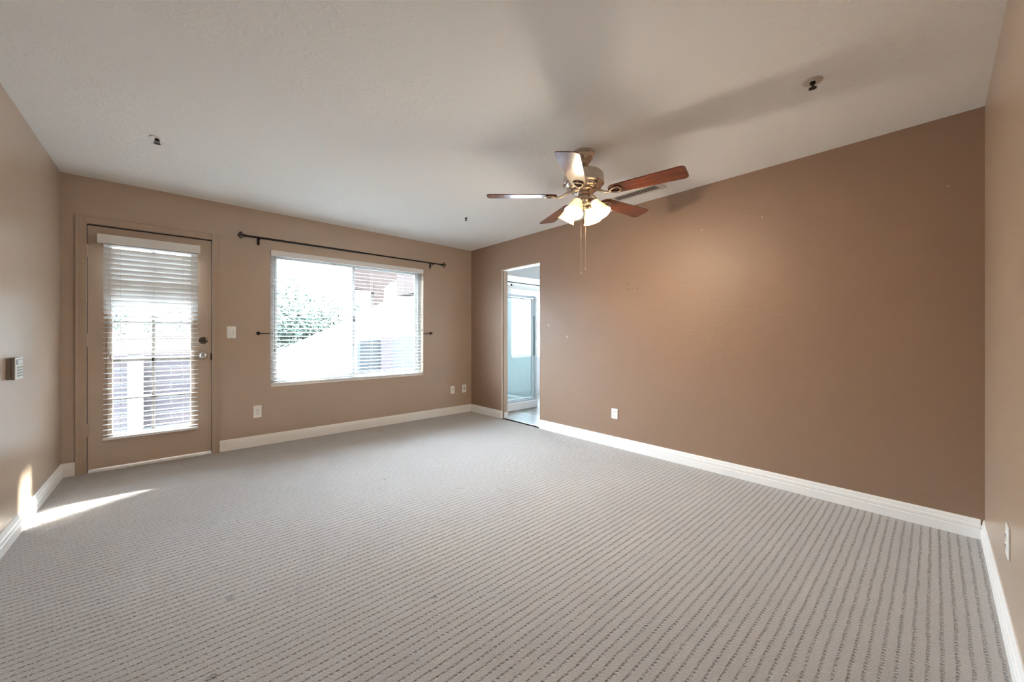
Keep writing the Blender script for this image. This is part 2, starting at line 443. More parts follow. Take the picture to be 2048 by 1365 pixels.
door = bpy.data.objects.new('door_1', None); C.objects.link(door); door.location = (-0.11, YB+0.02, 0.0); struct(door)
SX0, SX1, SZ0, SZ1 = -0.5125, 0.2885, 0.026, 2.045
GX0, GX1, GZ0, GZ1 = -0.375, 0.142, 0.285, 1.885
bm = B()
DY0, DY1 = YB+0.002, YB+0.046
for (a, b_, c_, d_) in ((SX0, GX0, SZ0, SZ1), (GX1, SX1, SZ0, SZ1), (GX0, GX1, SZ0, GZ0), (GX0, GX1, GZ1, SZ1)):
    box(bm, a, b_, DY0, DY1, c_, d_)
part('door_slab', bm, M_door, door)
bm = B()      # raised lite frame
for (a, b_, c_, d_) in ((GX0-0.028, GX0+0.006, GZ0-0.028, GZ1+0.028), (GX1-0.006, GX1+0.028, GZ0-0.028, GZ1+0.028), (GX0+0.006, GX1-0.006, GZ0-0.028, GZ0+0.006), (GX0+0.006, GX1-0.006, GZ1-0.006, GZ1+0.028)):
    rbox(bm, a, b_, YB-0.007, YB+0.052, c_, d_, 0.004)
part('glazing_bead', bm, M_door, door)
bm = B(); box(bm, -0.1275, -0.1055, YB+0.010, YB+0.038, GZ0, GZ1)
for k in range(1, 5):
    z = 0.27+0.326*k
    box(bm, GX0, GX1, YB+0.010, YB+0.038, z-0.011, z+0.011)
part('muntin', bm, mat('brown_muntin', (0.17, 0.135, 0.11), 0.5), door)
bm = B(); box(bm, GX0, GX1, YB+0.022, YB+0.026, GZ0, GZ1); part('door_glass', bm, M_glass, door)
for z in (1.834, 1.096, 0.357):
    bm = B(); tube(bm, [(-0.514, YB-0.012, z-0.053), (-0.514, YB-0.012, z+0.053)], 0.0075, 12)
    for q in (-0.018, 0.018): lathe(bm, [(0.0085, -0.001), (0.0085, 0.001)], 12, Matrix.Translation((-0.514, YB-0.012, z+q)))
    box(bm, -0.506, -0.500, YB-0.006, YB+0.001, z-0.05, z+0.05)
    part('hinge', bm, M_door, door, smooth=True)
RY = Matrix.Rotation(PI/2, 4, 'X')       # local +z -> world -y
def at(x, y, z): return Matrix.Translation((x, y, z)) @ RY
bm = B(); lathe(bm, [(0, 0), (0.033, 0), (0.034, 0.004), (0.030, 0.010), (0.020, 0.013), (0.019, 0.020), (0.016, 0.024), (0, 0.024)], 32, at(0.228, YB+0.002, 1.088))
for k in range(8):
    a = k*PI/4; lathe(bm, [(0, 0.013), (0.004, 0.012), (0.003, 0.015), (0, 0.016)], 8, at(0.228+0.024*math.cos(a), YB+0.002, 1.088+0.024*math.sin(a)))
db = part('deadbolt', bm, M_dmetal, door, smooth=True); db['label'] = 'dark bronze deadbolt rosette'
bm = B(); rbox(bm, 0.223, 0.233, YB-0.035, YB-0.020, 1.070, 1.106, 0.003); sub('thumb_turn', bm, M_dmetal, db)
bm = B(); lathe(bm, [(0, 0), (0.033, 0), (0.034, 0.004), (0.028, 0.010), (0.013, 0.014), (0.012, 0.030), (0.018, 0.036), (0.027, 0.046), (0.028, 0.056), (0.022, 0.066), (0.010, 0.069), (0.007, 0.066), (0, 0.066)], 32, at(0.228, YB+0.002, 0.946))
kn = part('door_knob', bm, M_chrome, door, smooth=True); kn['label'] = 'satin metal door knob'
bm = B(); rbox(bm, 0.2825, 0.2975, YB-0.006, YB+0.006, 0.90, 0.965, 0.002); part('strike_plate', bm, M_dark, door)

# ------------------------------------------------------------------ window
win = bpy.data.objects.new('window_1', None); C.objects.link(win); win.location = (1.664, YB+0.1, WZ0); struct(win)
FY0, FY1 = YB+0.075, YB+0.125
bm = B(); f = 0.040
for (a, b_, c_, d_) in ((WX0, WX0+f, WZ0, WZ1), (WX1-f, WX1, WZ0, WZ1), (WX0+f, WX1-f, WZ0, WZ0+f), (WX0+f, WX1-f, WZ1-f, WZ1)):
    rbox(bm, a, b_, FY0, FY1, c_, d_, 0.003)
part('window_frame', bm, M_vinyl, win)
XM = 1.652
bm = B(); g_ = 0.034
for (X0, X1, y0, y1) in ((WX0+f, XM+0.020, FY0+0.004, FY0+0.022), (XM-0.020, WX1-f, FY0+0.026, FY0+0.044)):
    for (a, b_, c_, d_) in ((X0, X0+g_, WZ0+f, WZ1-f), (X1-g_, X1, WZ0+f, WZ1-f), (X0+g_, X1-g_, WZ0+f, WZ0+f+g_), (X0+g_, X1-g_, WZ1-f-g_, WZ1-f)):
        rbox(bm, a, b_, y0, y1, c_, d_, 0.002)
part('window_sash', bm, M_vinyl, win)
bm = B(); box(bm, WX0+f+g_, XM-0.014, FY0+0.011, FY0+0.015, WZ0+f+g_, WZ1-f-g_); box(bm, XM+0.014, WX1-f-g_, FY0+0.033, FY0+0.037, WZ0+f+g_, WZ1-f-g_)
part('window_glass', bm, M_glass, win)
bm = B(); rbox(bm, XM+0.002, XM+0.018, FY0-0.014, FY0+0.004, 1.30, 1.36, 0.003); part('window_latch', bm, M_dark, win)
bm = B(); rbox(bm, WX0+0.001, WX1-0.001, YB-0.004, FY0, WZ0-0.004, WZ0+0.012, 0.003); part('window_sill', bm, M_white, win)

# ------------------------------------------------------------------ blinds
def slats(x0, x1, zs, yc, depth, tilt, th=0.0028):
    """zs heights, tilt(z) radians, room-side edge down for positive tilt"""
    bm = B(); n = 6; camber = 0.0022
    for z in zs:
        a = tilt(z) + random.uniform(-0.012, 0.012); dz = random.uniform(-0.0006, 0.0006)
        top, bot = [], []
        for i in range(n+1):
            s_ = (i/n-0.5)*depth; c_ = camber*(1-(2*i/n-1)**2)
            for arr, off in ((top, th/2), (bot, -th/2)):
                y = s_*math.cos(a) - (c_+off)*math.sin(a); zz = s_*math.sin(a) + (c_+off)*math.cos(a)
                arr.append((y, zz))
        ring = top+bot[::-1]
        prism(bm, ring, x0+random.uniform(-0.001, 0.001), x1+random.uniform(-0.001, 0.001), lambda p, q, h, z=z, dz=dz: Vector((h, yc+p, z+q+dz)))
    return bm
# window blind, open slats
YW = YB+0.034
wb = thing('window_blind', 'wide white horizontal blind with open slats hanging inside the bedroom window', 'blind', (1.664, YW, 2.02))
bm = B(); rbox(bm, WX0+0.002, WX1-0.002, YB-0.010, YB+0.004, 1.978, WZ1-0.001, 0.003); part('valance', bm, M_slat, wb)
bm = B(); rbox(bm, WX0+0.006, WX1-0.006, YB+0.008, YB+0.062, 1.985, WZ1-0.002, 0.002); part('headrail', bm, M_slat, wb)
zs = [0.655+0.0428*k for k in range(31)]
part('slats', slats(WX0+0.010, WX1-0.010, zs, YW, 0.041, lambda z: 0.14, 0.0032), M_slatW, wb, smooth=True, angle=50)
bm = B(); rbox(bm, WX0+0.008, WX1-0.008, YW-0.025, YW+0.025, 0.614, 0.632, 0.003); part('bottom_rail', bm, M_slat, wb)
for x in (0.858, 1.602, 1.860, 2.285):
    bm = B()
    for s_ in (-1, 1): tube(bm, [(x, YW+s_*0.0225, 0.63), (x, YW+s_*0.0225, 1.985)], 0.0008, 5)
    part('ladder_cord', bm, M_cord, wb)
for x, z1 in ((2.478, 0.66), (2.496, 0.70), (2.520, 0.70)):
    bm = B(); tube(bm, [(x, YW-0.028, z1), (x, YW-0.028, 1.985)], 0.0022, 6)
    part('pull_cord', bm, M_cordd, wb)
bm = B(); lathe(bm, [(0, 0.03), (0.004, 0.025), (0.007, 0.0), (0.005, -0.004), (0, -0.004)], 10, Matrix.Translation((2.528, YB-0.014, 1.20)))
tube(bm, [(2.528, YB-0.014, 1.23), (2.526, YB-0.014, 1.50), (2.522, YB-0.014, 1.975)], 0.0014, 6)
c_ = part('cord_tassel', bm, M_green, wb); c_['label'] = 'dark green cord end and tassel'
bm = B(); tube(bm, [(0.812, YB-0.012, 0.99), (0.812, YB-0.012, 1.975)], 0.0012, 6)
lathe(bm, [(0, 0.03), (0.003, 0.028), (0.005, 0.0), (0, 0)], 10, Matrix.Translation((0.812, YB-0.012, 0.965)))
part('tilt_cord', bm, M_cordd, wb)

# door blind; upper slats tipped shut, lower ones open
YD = YB-0.034
dbn = thing('door_blind', 'narrow white horizontal blind on the patio door, upper slats tipped nearly shut', 'blind', (-0.12, YD, 1.95))
bm = B(); rbox(bm, -0.453, 0.203, YB-0.066, YB-0.054, 1.902, 1.976, 0.003)
rbox(bm, -0.453, -0.444, YB-0.056, YB, 1.902, 1.976, 0.002); rbox(bm, 0.194, 0.203, YB-0.056, YB, 1.902, 1.976, 0.002)
part('valance', bm, M_slat, dbn)
bm = B(); rbox(bm, -0.440, 0.190, YB-0.052, YB-0.004, 1.925, 1.970, 0.002); part('headrail', bm, M_slat, dbn)
def dtilt(z):
    if z > 1.87: return -0.4
    if z > 1.48: return -1.18
    if z > 1.14: return -1.18*((z-1.14)/0.34)**1.3
    return 0.0
zs = [0.302+0.0428*k for k in range(38)]
part('slats', slats(-0.420, 0.188, zs, YD, 0.049, dtilt), M_slatD, dbn, smooth=True, angle=50)
bm = B(); rbox(bm, -0.424, 0.188, YD-0.024, YD+0.024, 0.262, 0.281, 0.003); part('bottom_rail', bm, M_slat, dbn)
for x in (-0.318, -0.112, 0.082):
    bm = B()
    for s_ in (-1, 1): tube(bm, [(x, YD+s_*0.024, 0.27), (x, YD+s_*0.024, 1.93)], 0.0008, 5)
    part('ladder_cord', bm, M_cord, dbn)
for x, z1 in ((-0.385, 1.0), (-0.376, 0.96), (0.140, 1.05), (0.152, 1.06)):
    bm = B(); tube(bm, [(x, YD-0.030, z1), (x, YD-0.030, 1.93)], 0.0011, 5)
    lathe(bm, [(0, 0.03), (0.003, 0.027), (0.006, 0.0), (0, -0.002)], 10, Matrix.Translation((x, YD-0.030, z1-0.02)))
    part('pull_cord', bm, M_cord, dbn)

# ------------------------------------------------------------------ curtain rod and holdbacks
cr = thing('curtain_rod', 'long black curtain rod with openwork finials mounted above the window', 'curtain rod', (1.66, YB, 2.12))
RYY = YB-0.085
zr = lambda x: 2.127-0.003*(x-0.5)
bm = B(); tube(bm, [(0.555, RYY, zr(0.555)), (1.72, RYY, zr(1.72))], 0.0105, 14); part('rod', bm, M_black, cr, smooth=True)
bm = B(); tube(bm, [(1.70, RYY, zr(1.70)), (2.79, RYY, zr(2.79))], 0.0085, 14); part('rod', bm, M_black, cr, smooth=True)
for x, s_ in ((0.555, -1), (2.79, 1)):
    bm = B(); z = zr(x)
    M = Matrix.Translation((x, RYY, z)) @ Matrix.Rotation(s_*PI/2, 4, 'Y')
    lathe(bm, [(0, 0), (0.012, 0), (0.015, 0.004), (0.015, 0.008), (0.010, 0.012), (0.012, 0.018), (0.010, 0.022)], 16, M)
    for k in range(4):      # square cage finial
        a = k*PI/2
        pts = [(0.008, 0.020), (0.030, 0.040), (0.033, 0.046), (0.006, 0.066)]
        q = [M @ Vector((r*math.cos(a), r*math.sin(a), h)) for r, h in pts]
        tube(bm, q, 0.0042, 6)
    ring = [M @ Vector((0.032*math.cos(k*PI/2), 0.032*math.sin(k*PI/2), 0.043)) for k in range(5)]
    tube(bm, ring, 0.0040, 6)
    part('finial', bm, M_black, cr)
for x in (0.668, 2.660):
    bm = B(); z = zr(x)
    rbox(bm, x-0.011, x+0.011, YB-0.005, YB, z-0.060, z+0.012, 0.002)
    tube(bm, [(x, YB-0.003, z-0.02), (x, RYY+0.014, z-0.020), (x, RYY, z-0.0155)], 0.0045, 8)
    tube(bm, [(x, RYY+0.016*math.cos(t_), z+0.016*math.sin(t_)) for t_ in [PI*1.0+PI*k/8 for k in range(9)]]+[(x, RYY+0.016, z+0.010)], 0.0035, 8)
    lathe(bm, [(0, 0), (0.004, 0), (0.004, 0.004), (0, 0.004)], 8, at(x, YB-0.004, z-0.045))
    part('rod_bracket', bm, M_black, cr)
def holdback(x, z, s_, label):
    t_ = thing('curtain_holdback', label, 'curtain holdback', (x, YB, z), 'black curtain holdbacks beside the window')
    bm = B(); lathe(bm, [(0, 0), (0.017, 0), (0.018, 0.003), (0.010, 0.007), (0, 0.007)], 20, at(x, YB, z)); part('wall_plate', bm, M_black, t_, smooth=True)
    bm = B(); pts = [(x, YB-0.005, z)]
    for k in range(13):
        a = k/12*PI
        pts.append((x+s_*(0.055-0.055*math.cos(a)), YB-0.045-0.035*math.sin(a), z-0.004*k/12))
    pts.append((x+s_*0.118, YB-0.030, z-0.002))
    tube(bm, pts, 0.0055, 8); part('hook_arm', bm, M_black, t_, smooth=True)
    bm = B(); lathe(bm, [(0, -0.008), (0.007, -0.005), (0.009, 0), (0.007, 0.005), (0, 0.008)], 12, at(x+s_*0.118, YB-0.028, z-0.002)); part('end_knob', bm, M_black, t_, smooth=True)
holdback(0.668, 1.158, 1, 'black curved curtain holdback on the wall left of the window')
holdback(2.668, 1.166, -1, 'black curved curtain holdback on the wall right of the window')

# ------------------------------------------------------------------ wall plates
def frame_on(wall, u, z):
    """local frame: +x right along wall (seen from the room), +y up, +z into the room"""
    if wall == 'back': return Matrix(((1, 0, 0, u), (0, 0, -1, YB), (0, 1, 0, z), (0, 0, 0, 1)))
    if wall == 'right': return Matrix(((0, 0, -1, XR), (-1, 0, 0, u), (0, 1, 0, z), (0, 0, 0, 1)))
    if wall == 'front': return Matrix(((-1, 0, 0, u), (0, 0, 1, YN), (0, 1, 0, z), (0, 0, 0, 1)))
    if wall == 'left': return Matrix(((0, 0, 1, XL), (1, 0, 0, u), (0, 1, 0, z), (0, 0, 0, 1)))
def plate(name, label, cat, wall, u, z, kind, w=0.070, h=0.115, group=None):
    M = frame_on(wall, u, z)
    t_ = thing(name, label, cat, M.translation, group)
    bm = B(); rbox(bm, -w/2, w/2, -h/2, h/2, 0.0, 0.006, 0.0025, 2, M); part('cover_plate', bm, M_plastic, t_)
    def screw(y):
        bm = B(); lathe(bm, [(0, 0.0058), (0.0032, 0.0058), (0.0028, 0.0072), (0, 0.0072)], 10, M @ Matrix.Translation((0, y, 0))); part('screw', bm, M_chrome, t_)
    if kind == 'duplex':
        for y in (-0.0195, 0.0195):
            bm = B(); rbox(bm, -0.0165, 0.0165, y-0.0135, y+0.0135, 0.004, 0.0085, 0.003, 2, M); r_ = part('receptacle', bm, M_plastic, t_)
            bm = B()
            for sx_ in (-0.0065, 0.0065): box(bm, sx_-0.0012, sx_+0.0012, y-0.001, y+0.007, 0.0084, 0.0092, M)
            box(bm, -0.0022, 0.0022, y-0.009, y-0.005, 0.0084, 0.0092, M)
            o = sub('socket_slots', bm, M_dark, r_)
        screw(0)
    elif kind == 'rocker':
        bm = B(); rbox(bm, -0.0170, 0.0170, -0.034, 0.034, 0.004, 0.009, 0.002, 2, M); r_ = part('rocker', bm, M_plastic, t_)
        bm = B(); rbox(bm, -0.011, 0.011, -0.026, -0.004, 0.0085, 0.0120, 0.002, 2, M)
        o = sub('rocker_button', bm, M_plastic, r_)
        bm = B(); box(bm, 0.0125, 0.0140, -0.030, 0.028, 0.0088, 0.0096, M); box(bm, -0.011, 0.011, 0.004, 0.006, 0.0088, 0.0096, M)
        o = sub('rocker_groove', bm, M_cord, r_)
        screw(0.046); screw(-0.046)
    elif kind == 'coax':
        bm = B(); lathe(bm, [(0, 0.005), (0.0075, 0.005), (0.0075, 0.009), (0.0048, 0.0095), (0.0048, 0.017), (0.002, 0.017), (0, 0.014)], 12, M); part('coax_jack', bm, M_dmetal, t_)
        screw(0.042); screw(-0.042)
    elif kind == 'phone':
        bm = B(); rbox(bm, -0.012, 0.012, -0.030, 0.030, 0.004, 0.010, 0.002, 2, M); part('jack_insert', bm, mat('grey_jack', (0.55, 0.53, 0.50), 0.4), t_)
        screw(0.042); screw(-0.042)
    return t_
plate('light_switch', 'white rocker light switch on the wall between patio door and window', 'light switch', 'back', 0.445, 1.167, 'rocker', 0.072, 0.118)
plate('wall_outlet', 'white duplex outlet below and left of the window', 'outlet', 'back', 0.661, 0.353, 'duplex', 0.070, 0.124)
plate('cable_outlet', 'white cable outlet plate with one dark jack, right of the window', 'outlet', 'back', 3.025, 0.352, 'coax')
plate('phone_outlet', 'white wall plate nearest the back right corner, beside the cable outlet', 'outlet', 'back', 3.226, 0.352, 'phone')
plate('wall_outlet', 'white duplex outlet on the long brown right wall', 'outlet', 'right', 2.177, 0.340, 'duplex', 0.072, 0.102)
plate('wall_outlet', 'white outlet plate seen edge-on at the right edge of the photo', 'outlet', 'front', 2.325, 0.365, 'duplex', 0.075, 0.118)

# alarm keypad on the left wall
M = frame_on('left', 3.388, 0.953)
kp = thing('alarm_keypad', 'small beige alarm keypad with grey screen on the left wall', 'keypad', M.translation)
M_keyside = mat('shade_toned_plastic', (0.20, 0.165, 0.13), 0.5)  # keypad plastic with the shade of its sides put into the colour
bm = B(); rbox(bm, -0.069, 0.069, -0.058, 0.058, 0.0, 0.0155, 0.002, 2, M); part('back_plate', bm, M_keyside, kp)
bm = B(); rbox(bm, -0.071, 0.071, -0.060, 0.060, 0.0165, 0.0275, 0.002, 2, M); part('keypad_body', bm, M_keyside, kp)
bm = B(); rbox(bm, -0.071, 0.071, -0.060, 0.060, 0.0275, 0.031, 0.0015, 2, M); part('front_cover', bm, mat('keypad_plastic', (0.70, 0.72, 0.68), 0.4), kp)
bm = B(); box(bm, -0.054, 0.058, 0.022, 0.050, 0.0309, 0.0325, M); part('screen_bezel', bm, mat('bezel_grey', (0.30, 0.31, 0.36), 0.4), kp)
bm = B(); box(bm, -0.030, 0.050, 0.026, 0.046, 0.0324, 0.0332, M); part('screen', bm, mat('screen_grey', (0.66, 0.70, 0.68), 0.3), kp)
Mkey = mat('key_green', (0.40, 0.46, 0.42), 0.5)
for r_ in range(4):
    for c_ in range(4):
        bm = B(); x = -0.028+c_*0.025; y = 0.006-r_*0.0155
        rbox(bm, x-0.010, x+0.010, y-0.0045, y+0.0045, 0.0308, 0.0345, 0.0015, 1, M); part('key', bm, Mkey, kp)

# ------------------------------------------------------------------ ceiling things
def sprinkler(x, y, r, label, mplate, big=True):
    zc = ceil_z(x)
    t_ = thing('fire_sprinkler', label, 'sprinkler', (x, y, zc), 'ceiling fire sprinklers')
    T = Matrix.Translation((x, y, zc)) @ Matrix.Rotation(PI, 4, 'X')
    bm = B(); lathe(bm, [(0, 0), (r, 0), (r, 0.003), (r*0.85, 0.006), (r*0.4, 0.005), (0.012, 0.005), (0, 0.005)], 32, T); part('escutcheon', bm, mplate, t_, smooth=True)
    bm = B(); lathe(bm, [(0, 0.004), (0.012, 0.004), (0.012, 0.014), (0.008, 0.018), (0.006, 0.020), (0, 0.020)], 12, T)
    for s_ in (-1, 1):
        tube(bm, [T @ Vector((s_*0.010, 0, 0.014)), T @ Vector((s_*0.012, 0, 0.024)), T @ Vector((s_*0.004, 0, 0.034))], 0.0025, 6)
    tube(bm, [T @ Vector((0, 0, 0.018)), T @ Vector((0, 0, 0.036))], 0.0025, 6)
    part('sprinkler_head', bm, M_black, t_)
    bm = B(); R = 0.015 if big else 0.011
    lathe(bm, [(0, 0.034), (R, 0.034), (R, 0.0362), (0, 0.0362)], 16, T)
    for k in range(10):
        a = k*PI/5; box(bm, R-0.002, R+0.005, -0.0018, 0.0018, 0.0343, 0.0358, T @ Matrix.Rotation(a, 4, 'Z'))
    part('deflector', bm, M_black, t_)
sprinkler(-0.069, 3.425, 0.040, 'fire sprinkler with bright white ring on the ceiling above the patio door side', mat('bright_white_ring', (0.93, 0.93, 0.92), 0.3))
sprinkler(2.404, 0.412, 0.042, 'fire sprinkler with cream ring on the ceiling near the right wall, nearest the viewer', mat('cream_ring', (0.62, 0.57, 0.50), 0.4))
sprinkler(2.375, 3.392, 0.026, 'small dark fire sprinkler on the ceiling between fan and far right corner', M_ceil, False)

VX0, VX1, VY0, VY1 = 3.018, 3.160, 1.535, 2.02
vt = thing('ceiling_vent', 'white louvred air register in the ceiling behind the fan blades', 'vent', (3.09, 1.78, ceil_z(3.09)))
zc = ceil_z(3.09)
M_vent = mat('vent_enamel', (0.66, 0.63, 0.58), 0.4)
bm = B()
for (a, b_, c_, d_) in ((VX0, VX0+0.026, VY0, VY1), (VX1-0.026, VX1, VY0, VY1), (VX0+0.026, VX1-0.026, VY0, VY0+0.045), (VX0+0.026, VX1-0.026, VY1-0.035, VY1)):
    rbox(bm, a, b_, c_, d_, zc-0.007, zc+0.002, 0.002)
part('vent_frame', bm, M_vent, vt)
bm = B(); box(bm, VX0+0.02, VX1-0.02, VY0+0.02, VY1-0.02, zc-0.0022, zc-0.0008); part('duct_opening', bm, M_dark, vt)
for k in range(22):
    y = VY0+0.052+k*0.0182
    bm = B(); T = Matrix.Translation((0, y, zc-0.005)) @ Matrix.Rotation(0.35, 4, 'X')
    box(bm, VX0+0.026, VX1-0.026, -0.0050, 0.0050, -0.0007, 0.0007, T); part('louvre', bm, M_vent, vt)

# ------------------------------------------------------------------ ceiling fan
FX, FY = 2.152, 1.648
fz = ceil_z(FX)
fan = thing('ceiling_fan', 'five-blade ceiling fan with cherry blades and four lit glass shades', 'ceiling fan', (FX, FY, fz))
T0 = Matrix.Translation((FX, FY, 0))
bm = B(); lathe(bm, [(0, fz), (0.076, fz), (0.078, fz-0.004), (0.078, fz-0.018), (0.070, fz-0.024), (0.068, fz-0.034), (0.062, fz-0.052), (0.048, fz-0.068), (0.040, fz-0.073), (0.041, fz-0.078), (0.034, fz-0.090), (0.018, fz-0.096), (0, fz-0.096)], 48, T0)
part('canopy', bm, M_metal, fan, smooth=True)
bm = B(); lathe(bm, [(0, fz-0.09), (0.0125, fz-0.09), (0.0125, 2.288), (0, 2.288)], 20, T0)
part('downrod', bm, M_metal, fan, smooth=True)
bm = B(); lathe(bm, [(0, 2.292), (0.030, 2.290), (0.050, 2.284), (0.100, 2.278), (0.128, 2.268), (0.138, 2.256), (0.140, 2.246), (0.140, 2.204), (0.142, 2.200), (0.142, 2.192), (0.136, 2.186), (0.126, 2.182), (0.118, 2.168), (0.100, 2.156), (0.085, 2.152), (0, 2.152)], 56, T0)
mh = part('motor_housing', bm, M_metal, fan, smooth=True)
def fsub(name, bm, m, parent, **k):
    return sub(name, bm, m, parent, **k)
for k in range(15):
    bm = B(); a = 2*PI*k/15; T = T0 @ Matrix.Rotation(a, 4, 'Z') @ Matrix.Translation((0.112, 0, 2.168))
    lathe(bm, [(0, -0.006), (0.010, -0.004), (0.013, 0.002), (0.008, 0.006)], 10, T)
    fsub('housing_boss', bm, M_metal, mh, smooth=True)
for a in (0.2, 2.3, 4.4):
    bm = B(); T = T0 @ Matrix.Rotation(a-0.95, 4, 'Z') @ Matrix.Translation((0.1385, 0, 2.225)) @ Matrix.Rotation(PI/2, 4, 'Y')
    lathe(bm, [(0, 0.0032), (0.011, 0.0030), (0.012, 0.0), ], 14, T)
    fsub('housing_vent_hole', bm, M_dark, mh)
PH = math.radians(137.65); PITCH = math.radians(10)
def blade_outline():
    r0, r1 = 0.185, 0.676; w0, w1 = 0.052, 0.070; c_ = 0.030
    pts = []
    def corner(cx, cy, rad, a0, a1, n=7):
        for k in range(n+1):
            a = a0+(a1-a0)*k/n; pts.append((cx+rad*math.cos(a), cy+rad*math.sin(a)))
    corner(r1-c_, w1-c_, c_, PI/2, 0); corner(r1-c_, -w1+c_, c_, 0, -PI/2)
    corner(r0+0.045, -w0+0.045, 0.045, -PI/2, -PI); corner(r0+0.045, w0-0.045, 0.045, PI, PI/2)
    return pts
for k in range(5):
    a = PH+k*2*PI/5
    b_ = bpy.data.objects.new('blade', None)
    bm = B(); prism(bm, blade_outline(), -0.003, 0.003, lambda p, q, h: Vector((p, q, h)))
    bmesh.ops.recalc_face_normals(bm, faces=bm.faces)
    o = link('blade', bm, M_cherry)
    o.parent = fan; o.matrix_parent_inverse = Matrix()
    o.matrix_local = Matrix.Translation((0, 0, 2.114-fz)) @ Matrix.Rotation(a, 4, 'Z') @ Matrix.Rotation(-PITCH, 4, 'X')
    # bracket: arm from the flywheel, open heart-shaped loop screwed under the blade
    bm = B()
    tube(bm, [(0.070, 0, 0.034), (0.110, 0, 0.022), (0.150, 0, -0.004), (0.185, 0, -0.012), (0.205, 0, -0.010)], [0.010, 0.009, 0.0085, 0.008, 0.007], 10)
    for s_ in (-1, 1):
        tube(bm, [(0.190, 0, -0.011), (0.205, s_*0.016, -0.010), (0.232, s_*0.030, -0.009), (0.256, s_*0.030, -0.008), (0.268, s_*0.014, -0.008), (0.266, 0, -0.008)], 0.0055, 8)
    lathe(bm, [(0, -0.014), (0.008, -0.012), (0.009, -0.003), (0, -0.003)], 12, Matrix.Translation((0.266, 0, 0)))
    br = link('blade_bracket', bm, M_metal, None, smooth=True, angle=60)
    br.parent = o
bm = B(); lathe(bm, [(0, 2.155), (0.080, 2.155), (0.082, 2.146), (0.072, 2.136), (0.050, 2.128), (0.046, 2.118), (0.052, 2.108), (0.060, 2.098), (0.062, 2.080), (0.056, 2.066), (0.040, 2.056), (0.024, 2.050), (0.018, 2.038), (0.022, 2.030), (0.016, 2.020), (0, 2.016)], 40, T0)
lk = part('light_kit', bm, M_metal, fan, smooth=True)
SH0 = math.radians(-84+4)
prof_out = [(0.020, 0.004), (0.029, 0.002), (0.031, -0.010), (0.034, -0.028), (0.043, -0.052), (0.051, -0.072), (0.055, -0.090), (0.060, -0.106), (0.067, -0.118)]
prof = prof_out + [(r-0.003, z) for r, z in reversed(prof_out)]
for k in range(4):
    a = SH0+k*PI/2
    T = T0 @ Matrix.Translation((0, 0, 0)) @ Matrix.Rotation(a, 4, 'Z')
    P = T @ Matrix.Translation((0.080, 0, 2.058)) @ Matrix.Rotation(-math.radians(32), 4, 'Y') @ Matrix.Scale(0.97, 4)
    bm = B()
    tube(bm, [T @ Vector(v) for v in ((0.046, 0, 2.076), (0.058, 0, 2.084), (0.070, 0, 2.080), (0.077, 0, 2.066))], 0.0065, 8)
    lathe(bm, [(0, 0.014), (0.020, 0.012), (0.030, 0.006), (0.032, -0.006), (0.029, -0.008)], 24, P)
    fsub('lamp_arm', bm, M_metal, lk, smooth=True)
    bm = B(); lathe(bm, prof, 36, P)
    sh = part('lamp_shade', bm, M_shade, fan, smooth=True, angle=60)
    bm = B(); lathe(bm, [(0, -0.020), (0.012, -0.022), (0.016, -0.040), (0.023, -0.060), (0.024, -0.074), (0.016, -0.090), (0, -0.096)], 20, P)
    fsub('bulb', bm, M_bulb, sh, smooth=True)
    l = bpy.data.lights.new('fan_bulb_light', 'POINT'); l.energy = BULB; l.color = (1.0, 0.85, 0.68); l.shadow_soft_size = 0.03
    lo = bpy.data.objects.new('fan_bulb_light', l); C.objects.link(lo)
    lo.location = P @ Vector((0, 0, -0.113))
for (dx, dy, z1, z0) in ((-0.012, 0.012, 1.570, 2.03), (0.010, -0.010, 1.600, 2.03)):
    bm = B(); tube(bm, [(FX+dx, FY+dy, z0), (FX+dx, FY+dy, z1)], 0.0007, 6)
    lathe(bm, [(0, 0.012), (0.002, 0.010), (0.0032, 0.0), (0, -0.004)], 8, Matrix.Translation((FX+dx, FY+dy, z1)))
    part('pull_chain', bm, mat('chain_brass', (0.65, 0.48, 0.32), 0.35, 1.0), fan)

# ------------------------------------------------------------------ bathroom beyond the opening
BX1, BY0, BY1 = 5.75, 2.3, 5.10
bm = B(); box(bm, XR+0.05, BX1, BY0, BY1, -0.06, -0.002); struct(link('floor_bathroom', bm, M_plank))
bm = B(); rbox(bm, XR+0.040, XR+0.062, OY0, OY1-0.012, -0.002, 0.006, 0.002); struct(link('trim_7', bm, M_chrome))
bm = B(); box(bm, XR2, BX1+0.1, BY0-0.1, BY1+WT, 2.44, 2.54); struct(link('ceiling_bathroom', bm, M_ceil))
bm = B(); box(bm, BX1, BX1+0.1, BY0, BY1, -0.06, 2.44); struct(link('wall_bathroom_right', bm, M_bath))
bm = B(); box(bm, XR2, BX1+0.1, BY0-0.1, BY0, -0.06, 2.44); struct(link('wall_bathroom_front', bm, M_bath))
bm = B(); box(bm, XR, XR2, YB+WT, BY1+WT, -0.06, 2.54); box(bm, XR2-0.02, XR2+0.004, YB, BY1, -0.06, 2.44); struct(link('wall_bathroom_left', bm, M_bath))
BWX0, BWX1, BWZ0, BWZ1 = 4.56, 5.62, 0.745, 1.955
bm = B(); wall_cells(bm, 'y', BY1, BY1+WT, [XR2, BWX0, BWX1, BX1+0.1], [-0.06, BWZ0, BWZ1, 2.54], {(1, 1)}); struct(link('wall_bathroom_back', bm, M_bath))
bw = bpy.data.objects.new('window_2', None); C.objects.link(bw); bw.location = (5.1, BY1+0.08, BWZ0); struct(bw)
bm = B()
